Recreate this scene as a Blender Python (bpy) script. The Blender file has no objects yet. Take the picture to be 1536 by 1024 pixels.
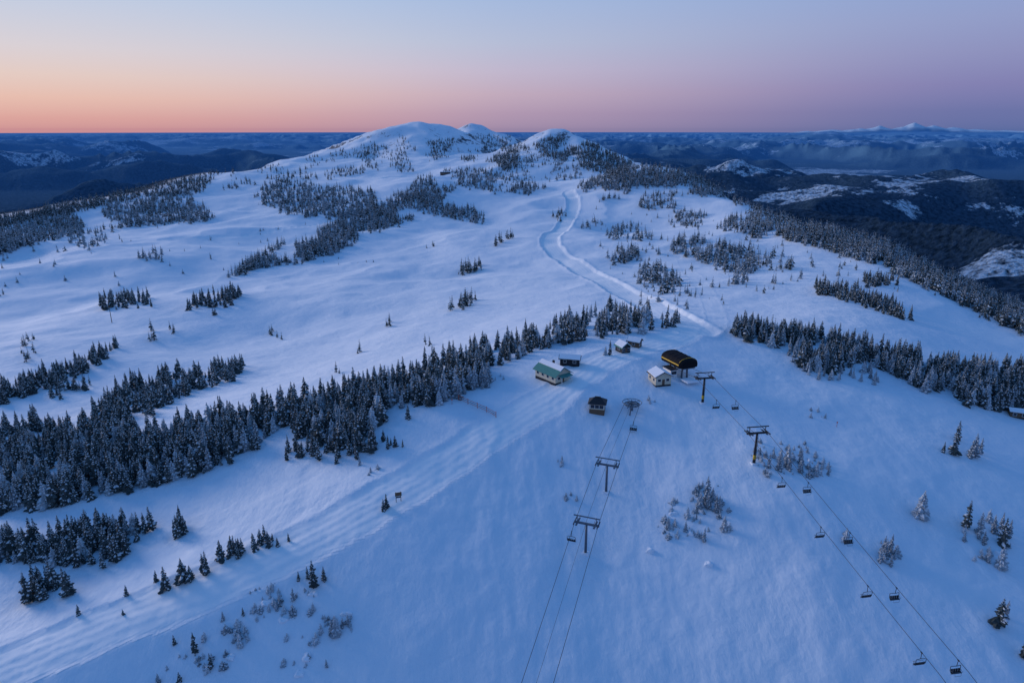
import bpy, math, random
import numpy as np
from mathutils import Vector, Matrix
random.seed(7); RNG=np.random.default_rng(7)
sc=bpy.context.scene
CZ=150.0
TH=math.radians(17.3); S=math.sin(TH); C=math.cos(TH)
def ray(u,v):
    a=(u-768)/1024.; b=(512-v)/1024.
    return a, C+b*S, -S+b*C
def unproj(u,v,d):
    x,y,z=ray(u,v); return x*d,y*d,z*d
def sstep(x,a,b):
    t=np.clip((x-a)/(b-a),0,1); return t*t*(3-2*t)
# ---------------------------------------------------------------- noise
def hsh(ix,iy,seed):
    n=(ix*374761393+iy*668265263+seed*1442695041)&0xffffffff
    n=((n^(n>>13))*1274126177)&0xffffffff
    n=n^(n>>16)
    return (n&0xffff)/65535.0
def vnoise(x,y,seed=0):
    xi=np.floor(x).astype(np.int64); yi=np.floor(y).astype(np.int64)
    fx=x-xi; fy=y-yi
    fx=fx*fx*fx*(fx*(fx*6-15)+10); fy=fy*fy*fy*(fy*(fy*6-15)+10)
    a=hsh(xi,yi,seed); b=hsh(xi+1,yi,seed); c=hsh(xi,yi+1,seed); d=hsh(xi+1,yi+1,seed)
    return (a*(1-fx)+b*fx)*(1-fy)+(c*(1-fx)+d*fx)*fy
def fbm(x,y,lam,octs,seed=0,gain=.5):
    s=0;amp=1;tot=0
    for o in range(octs):
        ca,sa=math.cos(o*1.1+.4),math.sin(o*1.1+.4)
        s=s+amp*vnoise((x*ca-y*sa)/lam+17.3*o,(x*sa+y*ca)/lam-9.1*o,seed+o); tot+=amp
        amp*=gain; lam/=2.03
    return s/tot
# ---------------------------------------------------------------- terrain survey points (u,v,depth)
CP=[(0,1010,160),(300,1010,160),(600,1010,158),(900,1020,156),(1200,1020,152),(1500,1020,150),
(300,900,176),(600,880,176),(900,850,184),(1200,850,176),(1500,850,180),(60,900,184),
(600,745,205),(300,800,203),(100,800,212),(0,850,198),(750,740,206),(879,838,185),(908,742,205),(1128,710,205),(1000,700,212),
(1350,700,214),(1500,720,215),(945,625,238),(1052,608,242),(1015,562,264),(895,612,241),(830,572,262),(850,590,251),
(1200,620,240),(1400,630,250),(1530,640,258),(700,640,236),(560,680,225),(400,690,235),(250,725,232),(100,760,228),(0,772,228),
(935,530,285),(1050,500,325),(1010,480,350),(640,612,245),(735,578,262),(800,540,280),
(0,680,275),(200,650,272),(400,610,282),(600,565,296),(750,520,318),(880,485,345),
(0,600,345),(100,620,325),(300,570,370),(450,550,385),(600,500,430),(750,470,460),(900,440,500),
(200,520,450),(400,500,500),(0,480,560),(200,450,600),(500,450,570),(350,400,760),(0,400,800),(200,365,900),(650,400,720),(800,420,600),
(500,360,900),(650,335,1020),(850,350,850),(828,370,770),(750,350,900),(870,405,640),(950,440,500),(0,345,1080),(120,330,1150),(300,320,1150),(400,300,1280),(500,300,1250),
(560,275,1500),(650,264,1400),(720,275,1300),(850,290,1200),(780,280,1280),
(1100,400,620),(1000,330,980),(950,360,820),(900,310,1080),(1040,370,760),(1000,255,1420),(930,262,1450),(1060,272,1280),(1120,305,1030),(1180,330,930),(1250,350,800),(1330,378,700),(1400,410,620),(1480,445,530),(1536,475,480),
(1200,520,312),(1300,480,360),(1450,570,290),(1350,430,480),(1150,475,375),(1250,400,590),(1100,490,340),(1450,480,420),(1536,540,345),(1180,380,680),(1536,600,285),
(0,322,1250),(150,297,1450),(300,264,1750),
(400,268,1850),(500,266,1900),(620,268,1800),(740,268,1750),(850,272,1600),(940,256,1800),(420,255,2300),(560,252,2700),(630,252,3000),(715,252,3250),(775,252,2900),(850,254,2350),(920,253,2100),
(-300,1010,165),(-300,800,225),(-300,600,350),(-300,450,620),(-300,370,950),(-300,340,1150),
(1836,1010,155),(1836,800,205),(1836,640,270),(1836,560,340),(1836,500,450)]
P=np.array([unproj(*c) for c in CP])
crest=[(-300,335,1200),(0,322,1250),(150,297,1450),(300,264,1750),(420,255,2300),(500,254,2600),(560,252,2800),(630,252,3100),(715,252,3400),(775,252,3000),(830,252,2500),(900,253,2250),(945,254,1950),(1000,255,1420),(1060,272,1280),(1120,305,1030),(1180,330,930),(1250,350,800),(1330,378,700),(1400,410,620),(1480,445,530),(1536,475,480),(1836,500,450)]
cr=np.array([unproj(*c) for c in crest])
cr_az=np.arctan2(cr[:,0],cr[:,1]); cr_ln=np.log(np.hypot(cr[:,0],cr[:,1]))
extra=[]
for (x,y,z) in cr:
    r=math.hypot(x,y)
    for k,dr in ((1.25,.22),(1.8,.3)):
        extra.append((x*k,y*k,z-min(420,dr*(k-1)*r+5)))
P=np.vstack([P,np.array(extra)])
P=np.vstack([P,np.array([(0,70,-150),(-60,60,-150),(70,60,-150),(0,40,-158)])])
az=np.arctan2(P[:,0],P[:,1]); ln=np.log(np.hypot(P[:,0],P[:,1])); Zp=P[:,2]
def K(a0,l0,a1,l1):
    d2=(a0-a1)**2+(l0-l1)**2
    return d2*np.log(d2+1e-9)*.5
n=len(az)
A=np.zeros((n+3,n+3)); A[:n,:n]=K(az[:,None],ln[:,None],az[None],ln[None])+np.eye(n)*2e-4
A[:n,n]=1;A[:n,n+1]=az;A[:n,n+2]=ln;A[n:,:n]=A[:n,n:].T
W=np.linalg.solve(A,np.concatenate([Zp,[0,0,0]]))
# ---------------------------------------------------------------- grid
azg=np.concatenate([np.linspace(-80,-42,60,endpoint=False),np.linspace(-42,42,1050,endpoint=False),np.linspace(42,80,61)])*math.pi/180
lng=np.concatenate([np.linspace(math.log(40),math.log(110),70,endpoint=False),np.linspace(math.log(110),math.log(3600),600,endpoint=False),np.linspace(math.log(3600),math.log(95000),300)])
NA,NR=len(azg),len(lng)
AZ,LN=np.meshgrid(azg,lng,indexing='ij'); R=np.exp(LN)
X=R*np.sin(AZ); Y=R*np.cos(AZ)
Zt=np.full(AZ.shape,W[n])+W[n+1]*AZ+W[n+2]*LN
nl=int((lng<math.log(12000)).sum())
for i in range(n):
    Zt[:,:nl]+=W[i]*K(AZ[:,:nl],LN[:,:nl],az[i],ln[i])
Zt[:,nl:]=-600
Lc=LN-np.interp(AZ,cr_az,cr_ln)
# far country
wx_=(fbm(X,Y,2600,4,91)-.5)*2600; wy_=(fbm(X,Y,2600,4,95)-.5)*2600
XF,YF=X+wx_,Y+wy_
rid=1-np.abs(2*fbm(XF,YF,4300,6,11)-1)
Zf=-850+560*rid**1.7
Zf+=(1-np.abs(2*fbm(X,Y,1500,4,31)-1)-.6)*200*sstep(R,1500,4500)
Zf+=(fbm(X,Y,14000,3,61)-.5)*360*sstep(R,8000,20000)
Zf=np.where(R>5000,np.minimum(Zf,-.0045*R-120+60*(rid-.5)),Zf)
for (u,v,d,wx,wy) in [(1115,236,4600,900,800),(1290,254,4900,1100,900),(1500,292,3600,900,700),(1230,199,17500,4600,2800),(1060,220,12500,2600,1800),(1470,208,15000,4200,2400),(1380,232,8500,2200,1000),
    (110,243,6200,1700,900),(280,240,6800,1300,800),(200,262,4300,800,500),(20,226,9500,3000,1100),(420,222,9000,1800,900),(330,207,20000,6000,2600),(60,206,24000,8000,2600),(1380,198,42000,7500,5000),(900,201,30000,7000,3500),(560,203,26000,6000,3000)]:
    x,y,z=unproj(u,v,d)
    wf=min(1.,d/8000); q=math.atan2(x,y); XX=X+wx_*wf-x; YY=Y+wy_*wf-y
    dx=XX*math.cos(q)-YY*math.sin(q); dy=XX*math.sin(q)+YY*math.cos(q)
    rr_=np.sqrt((dx/wx)**2+(dy/wy)**2)
    g=np.clip(1-rr_/1.9,0,1)**1.25
    tgt=-760+(z+760)*g+(1-np.abs(2*fbm(X,Y,d*.12,5,77)-1)-.7)*.28*abs(z+700)*sstep(g,0,.4)
    Zf=np.where(g>.01,np.maximum(Zf,tgt),Zf)
PEAK=np.zeros_like(Zf)
for (u,v,w) in [(1372,184,600),(1352,189,600),(1320,189,800),(1290,192,900),(1400,189,700),(1430,192,900),(1465,194,1400),(1510,196,1500),(1250,195,1000),(1210,197,800)]:
    x,y,z=unproj(u,v,60000)
    dd=np.hypot(X-x,Y-y); g=np.clip(1-dd/(w*3.6),0,1)**1.1*(.75+.5*fbm(X,Y,1600,3,70))
    Zf=np.maximum(Zf,-460+(z+480)*g); PEAK=np.maximum(PEAK,sstep(g,.3,.55))
w=sstep(Lc,.15,.95)
Z=Zt*(1-w)+Zf*w
# alpine massif: ridges with real flanks
MT=np.zeros_like(Z)
i0=int(np.searchsorted(lng,math.log(1300))); i1=int(np.searchsorted(lng,math.log(6000)))
a0=int(np.searchsorted(azg,-.62)); a1=int(np.searchsorted(azg,.32))
SL=(slice(a0,a1),slice(i0,i1))
xs_,ys_=X[SL],Y[SL]
wx0=(fbm(xs_,ys_,420,4,51)-.5); wy0=(fbm(xs_,ys_,420,4,55)-.5)
rn=1-np.abs(2*fbm(xs_+wx0*230,ys_+wy0*230,300,5,5)-1)
def ridge(pts,slope,rd,rough=1.,warp=200.):
    wxm=xs_+wx0*warp; wym=ys_+wy0*warp
    Q=[unproj(*p) for p in pts]; best=None
    for p,q in zip(Q[:-1],Q[1:]):
        ex,ey=q[0]-p[0],q[1]-p[1]; l2=ex*ex+ey*ey
        t=np.clip(((wxm-p[0])*ex+(wym-p[1])*ey)/l2,0,1)
        D=np.hypot(wxm-p[0]-t*ex,wym-p[1]-t*ey)
        hh=p[2]+(q[2]-p[2])*t-slope*(np.sqrt(D*D+rd*rd)-rd)
        hh=hh+(rn-.72)*rough*np.minimum(66,D*.18+8)
        best=hh if best is None else np.maximum(best,hh)
    z0=Z[SL]; k=7.
    new=np.maximum(z0,best)+k*np.exp(-np.abs(z0-best)/k)*.5
    MT[SL]=np.maximum(MT[SL],sstep(best-z0,-10,40)); Z[SL]=new
ridge([(578,206,2780),(602,189,2880),(630,182,2950),(655,186,2980),(676,200,3000)],.46,90,.9,120)
ridge([(578,206,2780),(530,220,2600),(470,236,2400),(400,250,2150),(330,263,1900)],.30,50,.9)
ridge([(632,185,2930),(608,218,2560),(575,246,2200)],.34,50,1.)
ridge([(692,203,3350),(712,186,3380),(722,187,3390),(742,200,3330),(772,214,3150)],.75,14,1.2,60)
ridge([(716,190,3380),(704,224,2800),(684,250,2300)],.42,24,1.3,120)
ridge([(790,219,2440),(806,207,2420),(830,195,2400),(843,196,2380),(865,205,2350),(905,221,2250),(945,242,2050),(975,254,1850)],.62,14,1.7,90)
ridge([(830,197,2390),(797,232,2050),(745,258,1800)],.46,20,1.5,120)
ridge([(868,208,2330),(872,240,1950),(860,268,1650)],.48,20,1.5,120)
# relief detail
nearf=1-sstep(R,1500,3000)
Z+=(fbm(X,Y,260,3,20)-.5)*34*sstep(R,450,900)*(1-w)*(1-MT)*(1-.5*sstep(Lc,-.25,0))
Z+=(1-np.abs(2*fbm(X,Y,120,3,21)-1)-.6)*8*sstep(R,330,700)*(1-w)
Z+=(fbm(X,Y,45,3,22)-.5)*2.6*nearf
Z+=(fbm(X,Y,14,3,23)-.5)*.8*nearf
Z+=(fbm(X,Y,4.5,3,24)-.5)*.32*(1-sstep(R,250,500))
face=sstep(R,90,130)*(1-sstep(R,215,250))*sstep(AZ,-.25,.0)
Z+=face*(fbm(X*1.0,Y*.35,7,3,29)-.5)*.8
def build_T():
    T=Z/R; return np.maximum.accumulate(T,axis=1)
T=build_T()
def gidx(a,l):
    return np.interp(a,azg,np.arange(NA)),np.interp(l,lng,np.arange(NR))
def gz(x,y):
    ia,il=gidx(math.atan2(x,y),math.log(math.hypot(x,y)))
    i=min(int(ia),NA-2); j=min(int(il),NR-2); fa=ia-i; fl=il-j
    return (Z[i,j]*(1-fa)+Z[i+1,j]*fa)*(1-fl)+(Z[i,j+1]*(1-fa)+Z[i+1,j+1]*fa)*fl
IA=np.arange(NA)
def place(u,v):
    x,y,z=ray(u,v); h=math.hypot(x,y); a=math.atan2(x,y); t=z/h
    i=int(round(np.interp(a,azg,IA)))
    j=int(np.searchsorted(T[i],t))
    if j>=NR or j==0: return None
    t0,t1=T[i,j-1],T[i,j]; f=(t-t0)/(t1-t0) if t1>t0 else 0
    r=math.exp(lng[j-1]*(1-f)+lng[j]*f)
    X_,Y_=r*math.sin(a),r*math.cos(a)
    return (X_,Y_,gz(X_,Y_),r)
def smoothline(pts,k=8):
    p=[np.array(q[:2]) for q in pts]; p=[2*p[0]-p[1]]+p+[2*p[-1]-p[-2]]; out=[]
    for i in range(1,len(p)-2):
        for s in range(k):
            t=s/k
            out.append(.5*((2*p[i])+(-p[i-1]+p[i+1])*t+(2*p[i-1]-5*p[i]+4*p[i+1]-p[i+2])*t*t+(-p[i-1]+3*p[i]-3*p[i+1]+p[i+2])*t**3))
    out.append(p[-2]); return out
TRK=np.zeros_like(Z); TS=np.zeros_like(Z)
def carve(px,wid,strength,depth,k=3,berm=.3,crestA=0.,crestW=26.):
    pts=[q for q in (place(*p) for p in px) if q]
    L=smoothline(pts,k)
    rs=[np.hypot(*q) for q in L]; aa=[math.atan2(*q) for q in L]
    mg=50 if crestA==0 else 100
    m0=int(np.searchsorted(lng,math.log(max(41,min(rs)-mg)))); m=int(np.searchsorted(lng,math.log(max(rs)+mg)))
    b0=int(np.searchsorted(azg,min(aa)-(.12 if crestA==0 else .5))); b1=int(np.searchsorted(azg,max(aa)+(.12 if crestA==0 else .5))); s_=(slice(b0,b1),slice(m0,m))
    x=X[s_];y=Y[s_]; D=np.full(x.shape,1e9); SG=np.zeros_like(x)
    for a,b in zip(L[:-1],L[1:]):
        e=b-a; l2=e@e+1e-9
        t=np.clip(((x-a[0])*e[0]+(y-a[1])*e[1])/l2,0,1)
        dx=x-a[0]-t*e[0]; dy=y-a[1]-t*e[1]; d=np.hypot(dx,dy)
        s=np.sign(e[0]*dy-e[1]*dx)*d
        q=d<D; D[q]=d[q]; SG[q]=s[q]
    if crestA: Z[s_]+=crestA*np.exp(-(D/crestW)**2)
    D=D+(fbm(x,y,9,2,66)-.5)*wid*.16
    m_=(1-sstep(D,wid*.40,wid*.54))*strength
    Z[s_]+=-m_*depth+np.exp(-((D-wid*.58)/(wid*.08))**2)*depth*berm
    tv=TRK[s_]; ts=TS[s_]; q=m_>tv; tv[q]=m_[q]; ts[q]=SG[q]
carve([(853,287),(860,305),(856,322),(846,338),(828,352),(826,366),(838,382),(866,398),(900,418),(935,438),(975,455),(1015,478),(1045,503)],21,1,1.25,4,.35)
carve([(1045,503),(1010,516),(960,530),(905,548),(868,574),(830,603),(770,640),(700,685),(610,742),(500,804),(340,880),(160,950),(0,1020),(-120,1075)],16,1.,.42,3,.45,2.8)
carve([(0,388),(120,372),(260,358),(400,350),(540,322)],9,.6,.9)
carve([(-40,420),(60,372),(200,345),(330,335)],8,.4,.6)
carve([(1060,510),(1075,480),(1060,440),(1030,400),(1015,360)],10,.25,.25)
T=build_T()
# clearings in the valley forest
CLR=np.zeros_like(Z)
wn1=(fbm(X,Y,700,5,81)-.5); 
for (u,v,ru,rv) in [(1112,246,34,9),(1275,262,75,7),(1225,290,45,12),(1340,274,36,7),(1480,312,60,12),(1370,326,45,4),(1500,396,40,3),(1180,300,35,3),(1530,330,30,7),(1460,268,30,3),(1380,213,70,3),(1240,216,60,3),(90,212,70,2),(330,206,40,2),(200,236,60,2),(40,238,40,2),(160,222,60,2),(240,212,50,2),(1100,222,40,2),(1500,225,50,2)]:
    q=place(u,v); qa=place(u,v+rv); qb=place(u,v-rv)
    if q is None or qa is None: continue
    ra=max(q[3]-qa[3],120); rb=max((qb[3]-q[3]) if qb else ra*1.5,120); rb=min(rb,ra*2.5)
    rc=ru*q[3]/1024; a=math.atan2(q[0],q[1])
    dl=(AZ-a)*R; dr=R-q[3]; dr=np.where(dr>0,dr/rb,dr/ra)
    CLR=np.maximum(CLR,1-sstep(np.sqrt((dl/rc)**2+dr**2)+wn1*3.6,.2,1.4))
# ---------------------------------------------------------------- materials
def newmat(name):
    m=bpy.data.materials.new(name); m.use_nodes=True
    nt=m.node_tree; b=nt.nodes['Principled BSDF']; return m,nt,b
def N(nt,t,**k):
    o=nt.nodes.new(t)
    for a,v in k.items(): setattr(o,a,v)
    return o
def mathn(nt,op,a,b=None,c=None,clamp=False):
    o=N(nt,'ShaderNodeMath',operation=op,use_clamp=clamp)
    for i,v in enumerate((a,b,c)):
        if v is None: continue
        if isinstance(v,(int,float)): o.inputs[i].default_value=v
        else: nt.links.new(v,o.inputs[i])
    return o.outputs[0]
def mixc(nt,f,a,b):
    o=N(nt,'ShaderNodeMix',data_type='RGBA')
    for s,v in ((o.inputs[0],f),(o.inputs[6],a),(o.inputs[7],b)):
        if isinstance(v,(int,float)): s.default_value=v
        elif isinstance(v,tuple): s.default_value=(*v,1)
        else: nt.links.new(v,s)
    return o.outputs[2]
def noise(nt,vec,scale,detail=4,rough=.55):
    o=N(nt,'ShaderNodeTexNoise'); o.inputs['Scale'].default_value=scale; o.inputs['Detail'].default_value=detail; o.inputs['Roughness'].default_value=rough
    nt.links.new(vec,o.inputs['Vector']); return o.outputs['Fac']
def simple(name,col,rough=.6,var=.15,scale=3.,metal=0.,spec=.4):
    m,nt,b=newmat(name)
    tc=N(nt,'ShaderNodeTexCoord'); f=noise(nt,tc.outputs['Object'],scale,2)
    c2=tuple(max(0,c*(1-var*2)) for c in col); c1=tuple(min(1,c*(1+var)) for c in col)
    nt.links.new(mixc(nt,f,c2,c1),b.inputs['Base Color'])
    b.inputs['Roughness'].default_value=rough; b.inputs['Metallic'].default_value=metal; b.inputs['Specular IOR Level'].default_value=spec
    return m
def terrain_mat():
    m,nt,b=newmat('snow_terrain')
    geo=N(nt,'ShaderNodeNewGeometry'); pos=geo.outputs['Position']
    def attr(nm): 
        a=N(nt,'ShaderNodeAttribute'); a.attribute_name=nm; return a.outputs['Fac']
    trk,ts,forest,haze_tint,near=attr('trk'),attr('ts'),attr('forest'),attr('haze_tint'),attr('near')
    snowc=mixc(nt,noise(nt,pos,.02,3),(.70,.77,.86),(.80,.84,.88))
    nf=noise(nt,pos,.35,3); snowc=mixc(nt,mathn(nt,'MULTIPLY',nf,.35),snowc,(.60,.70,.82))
    snowc=mixc(nt,mathn(nt,'MULTIPLY',trk,.75),snowc,(.89,.90,.91))
    n1=noise(nt,pos,.0009,7,.62); n2=noise(nt,pos,.010,4,.7); n3=noise(nt,pos,.05,3,.7)
    sx=N(nt,'ShaderNodeSeparateXYZ'); nt.links.new(geo.outputs['Normal'],sx.inputs[0])
    steep=mathn(nt,'SUBTRACT',1,sx.outputs['Z']); steep=mathn(nt,'ADD',steep,mathn(nt,'MULTIPLY',mathn(nt,'SUBTRACT',n3,.5),.42))
    steep=mathn(nt,'ADD',steep,mathn(nt,'MULTIPLY',mathn(nt,'SUBTRACT',n2,.5),.20))
    rk=mathn(nt,'MULTIPLY',mathn(nt,'MULTIPLY',mathn(nt,'SUBTRACT',steep,.11),14,clamp=True),attr('mt'))
    snowc=mixc(nt,rk,snowc,(.07,.09,.12))
    fcol=mixc(nt,mathn(nt,'MULTIPLY_ADD',mathn(nt,'SUBTRACT',n3,.5),3.,.5,clamp=True),(.008,.02,.034),(.05,.088,.135))
    cl=mathn(nt,'ADD',n1,mathn(nt,'MULTIPLY',mathn(nt,'SUBTRACT',n2,.5),.30))
    cl=mathn(nt,'MULTIPLY',mathn(nt,'SUBTRACT',cl,attr('thr')),16,clamp=True)
    cl2=mathn(nt,'MULTIPLY',mathn(nt,'SUBTRACT',mathn(nt,'ADD',attr('clr'),mathn(nt,'MULTIPLY',mathn(nt,'SUBTRACT',n2,.5),4.0)),.62),4,clamp=True)
    cl2=mathn(nt,'MULTIPLY',cl2,mathn(nt,'MULTIPLY',attr('clr'),4,clamp=True))
    cl=mathn(nt,'MAXIMUM',cl,cl2)
    cl=mathn(nt,'MULTIPLY',cl,mathn(nt,'MULTIPLY_ADD',n3,4.,-1.35,clamp=True))
    cl=mathn(nt,'MAXIMUM',cl,attr('peak'))
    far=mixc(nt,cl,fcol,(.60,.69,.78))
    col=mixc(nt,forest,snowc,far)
    col=mixc(nt,haze_tint,col,(.13,.32,.56))  # distance haze painted into the base colour of far land, no atmosphere
    nt.links.new(col,b.inputs['Base Color'])
    b.inputs['Roughness'].default_value=.8; nt.links.new(mathn(nt,'MULTIPLY',mathn(nt,'SUBTRACT',1,forest),.2),b.inputs['Specular IOR Level'])
    mp=N(nt,'ShaderNodeMapping'); mp.inputs['Rotation'].default_value=(0,0,.5); mp.inputs['Scale'].default_value=(1,.30,1); nt.links.new(pos,mp.inputs['Vector'])
    sast=noise(nt,mp.outputs[0],1.0,4,.6); fine=noise(nt,pos,4.5,3,.6); med=noise(nt,pos,.2,3)
    cord2=mathn(nt,'MULTIPLY',mathn(nt,'SINE',mathn(nt,'ADD',mathn(nt,'MULTIPLY',ts,2.1),mathn(nt,'MULTIPLY',med,7))),mathn(nt,'MULTIPLY',trk,.045))
    patchy=mathn(nt,'MULTIPLY_ADD',noise(nt,pos,.035,2),1.3,-.25,clamp=True)
    rough_=mathn(nt,'ADD',mathn(nt,'MULTIPLY',mathn(nt,'MULTIPLY',sast,patchy),.46),mathn(nt,'ADD',mathn(nt,'MULTIPLY',fine,.10),mathn(nt,'MULTIPLY',med,.7)))
    rough_=mathn(nt,'MULTIPLY',rough_,mathn(nt,'MULTIPLY_ADD',trk,-.7,1))
    hgt=mathn(nt,'MULTIPLY',mathn(nt,'ADD',rough_,cord2),near)
    fh=mathn(nt,'MULTIPLY',mathn(nt,'MULTIPLY',n3,24),mathn(nt,'MULTIPLY',forest,mathn(nt,'SUBTRACT',1,haze_tint)))
    hgt=mathn(nt,'ADD',hgt,fh)
    bp=N(nt,'ShaderNodeBump'); bp.inputs['Strength'].default_value=.7; bp.inputs['Distance'].default_value=1.0
    nt.links.new(hgt,bp.inputs['Height']); nt.links.new(bp.outputs[0],b.inputs['Normal'])
    return m
M_ter=terrain_mat()
M_snow=simple('packed_snow',(.80,.84,.90),.7,.06,2)
def foliage_mat(name,c1,c2):
    m,nt,b=newmat(name)
    tc=N(nt,'ShaderNodeTexCoord'); oi=N(nt,'ShaderNodeObjectInfo')
    f=noise(nt,tc.outputs['Object'],9,1); f=mathn(nt,'ADD',mathn(nt,'MULTIPLY',f,.7),mathn(nt,'MULTIPLY',oi.outputs['Random'],.4))
    nt.links.new(mixc(nt,f,c1,c2),b.inputs['Base Color']); b.inputs['Roughness'].default_value=.8
    b.inputs['Specular IOR Level'].default_value=.1
    return m
M_fol=foliage_mat('fir_needles',(.025,.035,.038),(.09,.115,.12))
M_bark=simple('bark',(.06,.045,.035),.9)
M_tsnow=foliage_mat('branch_snow',(.44,.49,.54),(.74,.80,.86))
M_rime=foliage_mat('rimed_needles',(.09,.115,.135),(.30,.36,.42))
M_rime2=foliage_mat('plastered_needles',(.18,.22,.26),(.52,.58,.64))
# ---------------------------------------------------------------- terrain mesh
def grid_mesh(name,Zv,mask=None):
    idx=np.arange(NA*NR).reshape(NA,NR)
    q=np.stack([idx[:-1,:-1],idx[:-1,1:],idx[1:,1:],idx[1:,:-1]],-1).reshape(-1,4)
    co=np.stack([X,Y,Zv+CZ],-1).reshape(-1,3)
    attrs={k:v.reshape(-1) for k,v in ATT.items()}
    if mask is not None:
        mq=mask.reshape(-1)[q].any(1); q=q[mq]; used,inv=np.unique(q,return_inverse=True); q=inv.reshape(-1,4); co=co[used]; attrs={k:v[used] for k,v in attrs.items()}
    me=bpy.data.meshes.new(name); me.vertices.add(len(co)); me.vertices.foreach_set('co',co.astype(np.float32).ravel())
    me.loops.add(len(q)*4); me.loops.foreach_set('vertex_index',q.astype(np.int32).ravel())
    me.polygons.add(len(q)); me.polygons.foreach_set('loop_start',np.arange(0,len(q)*4,4,dtype=np.int32))
    me.polygons.foreach_set('use_smooth',np.ones(len(q),dtype=bool))
    me.update(calc_edges=True)
    for k,v in attrs.items():
        a=me.attributes.new(k,'FLOAT','POINT'); a.data.foreach_set('value',v.astype(np.float32))
    me.materials.append(M_ter)
    o=bpy.data.objects.new(name,me); sc.collection.objects.link(o); return o
fo=sstep(Lc,.0,.06)
mtn=sstep(AZ,-.36,-.30)*(1-sstep(AZ,.13,.2))*(R<5200)
mtn=np.maximum(mtn,MT*(R<5000))
fo=fo*(1-mtn)
shoulder=sstep(Lc,-.10,-.03)*(1-sstep(AZ,-.42,-.34))
fo=np.maximum(fo,shoulder)
thr=.67-.06*sstep(Z,-480,-250)-.09*sstep(R,7000,18000)
hz=.90*(1-np.exp(-np.clip(R-3000,0,None)/11000)); hz=hz*(1-.8*PEAK)  # strength of the painted bluish haze, grows with distance from origin
ATT=dict(trk=TRK,ts=TS,forest=fo,haze_tint=hz,near=1-sstep(R,250,1200)*.5,thr=thr,clr=CLR,mt=MT,peak=PEAK*(R>30000))
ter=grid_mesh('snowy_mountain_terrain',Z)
trk=grid_mesh('groomed_ski_track',Z+.03,(TRK>.02)&(R<1700))
# ---------------------------------------------------------------- trees
def fir(name,seed,tiers,nb,snowp,width,hi,fol=None,bare=.05):
    r=random.Random(seed); V=[];F=[];MI=[]
    def tri(a,b,c,m): 
        i=len(V); V.extend((a,b,c)); F.append((i,i+1,i+2)); MI.append(m)
    ns=6; 
    for k in range(ns):
        a0=2*math.pi*k/ns;a1=2*math.pi*(k+1)/ns
        b=lambda a,R,z:(R*math.cos(a),R*math.sin(a),z)
        i=len(V);V.extend((b(a0,.018,-.06),b(a1,.018,-.06),b(a1,.002,.97),b(a0,.002,.97)));F.append((i,i+1,i+2,i+3));MI.append(1)
    lean=(r.uniform(-.02,.02),r.uniform(-.02,.02))
    asym=r.uniform(0,6.28)
    for k in range(tiers):
        t=(k+.5)/tiers; zc=bare+.08+(.9-bare)*t**.95
        Rr=width*((1-t)**.8)*r.uniform(.78,1.15)+.012
        nn=max(4,int(nb*(1-.45*t)))
        off=r.uniform(0,6.28)
        for j in range(nn):
            if r.random()<.09: continue
            a=off+2*math.pi*(j+r.uniform(-.35,.35))/nn
            L=Rr*r.uniform(.65,1.25)*(1+.12*math.cos(a-asym))
            dr=r.uniform(.25,.75)*(.5+.8*(1-t)); w=L*r.uniform(.26,.42)+.006
            ca,sa=math.cos(a),math.sin(a)
            def p(l,s,dz): 
                return (ca*l-sa*s+lean[0]*zc,sa*l+ca*s+lean[1]*zc,zc+dz)
            root=p(0,0,.02); mid=p(L*.5,0,-L*dr*.32+.012)
            l1=p(L*.42,w,-L*dr*.5-w*.5); r1=p(L*.42,-w,-L*dr*.5-w*.5)
            l2=p(L*.8,w*.62,-L*dr*.95-w*.3); r2=p(L*.8,-w*.62,-L*dr*.95-w*.3); tip=p(L*1.05,0,-L*dr*1.0)
            tri(root,mid,l1,0);tri(root,r1,mid,0);tri(mid,l2,l1,0);tri(mid,r1,r2,0);tri(mid,tip,l2,0);tri(mid,r2,tip,0)
            if hi:
                for q in range(3):
                    l=L*r.uniform(.3,.95); s=w*r.choice((-1,1))*r.uniform(.7,1.5); dd=-L*dr*(l/L)-r.uniform(.01,.035)
                    tri(p(l*.8,s*.2,dd*.6),p(l*1.0,s,dd-.01),p(l*1.08,s*.3,dd*.7),0)
            if r.random()<snowp:
                sc_=r.uniform(.55,.95); up=.010
                a_=p(L*.12,0,up);m_=p(L*.55,0,-L*dr*.34+up+.018)
                b_=p(L*.5,w*.85*sc_,-L*dr*.52-w*.36*sc_+up);c_=p(L*.5,-w*.85*sc_,-L*dr*.52-w*.36*sc_+up);d_=p(L*(.6+.42*sc_),0,-L*dr*.9*sc_-.0+up)
                tri(a_,m_,b_,2);tri(a_,c_,m_,2);tri(m_,d_,b_,2);tri(m_,c_,d_,2)
    for a in (0,2.1,4.2):
        tri((.008*math.cos(a)+lean[0],.008*math.sin(a)+lean[1],.9),(.008*math.cos(a+2.1)+lean[0],.008*math.sin(a+2.1)+lean[1],.9),(lean[0],lean[1],1.03),0)
    me=bpy.data.meshes.new(name); me.from_pydata(V,[],F); me.materials.append(fol or M_fol); me.materials.append(M_bark); me.materials.append(M_tsnow)
    me.polygons.foreach_set('material_index',MI); me.update(); return me
H_dark=[fir('fir_a',1,14,8,.54,.19,True),fir('fir_b',2,16,7,.46,.16,True),fir('fir_c',3,13,8,.64,.20,True),fir('fir_d',4,15,7,.55,.15,True),fir('fir_e',5,12,8,.44,.23,True)]
H_frost=[fir('snowy_fir_a',11,13,8,.88,.20,True,M_rime),fir('snowy_fir_b',12,12,8,.94,.25,True,M_rime2),fir('snowy_fir_c',13,14,7,.82,.17,True,M_rime)]
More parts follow.
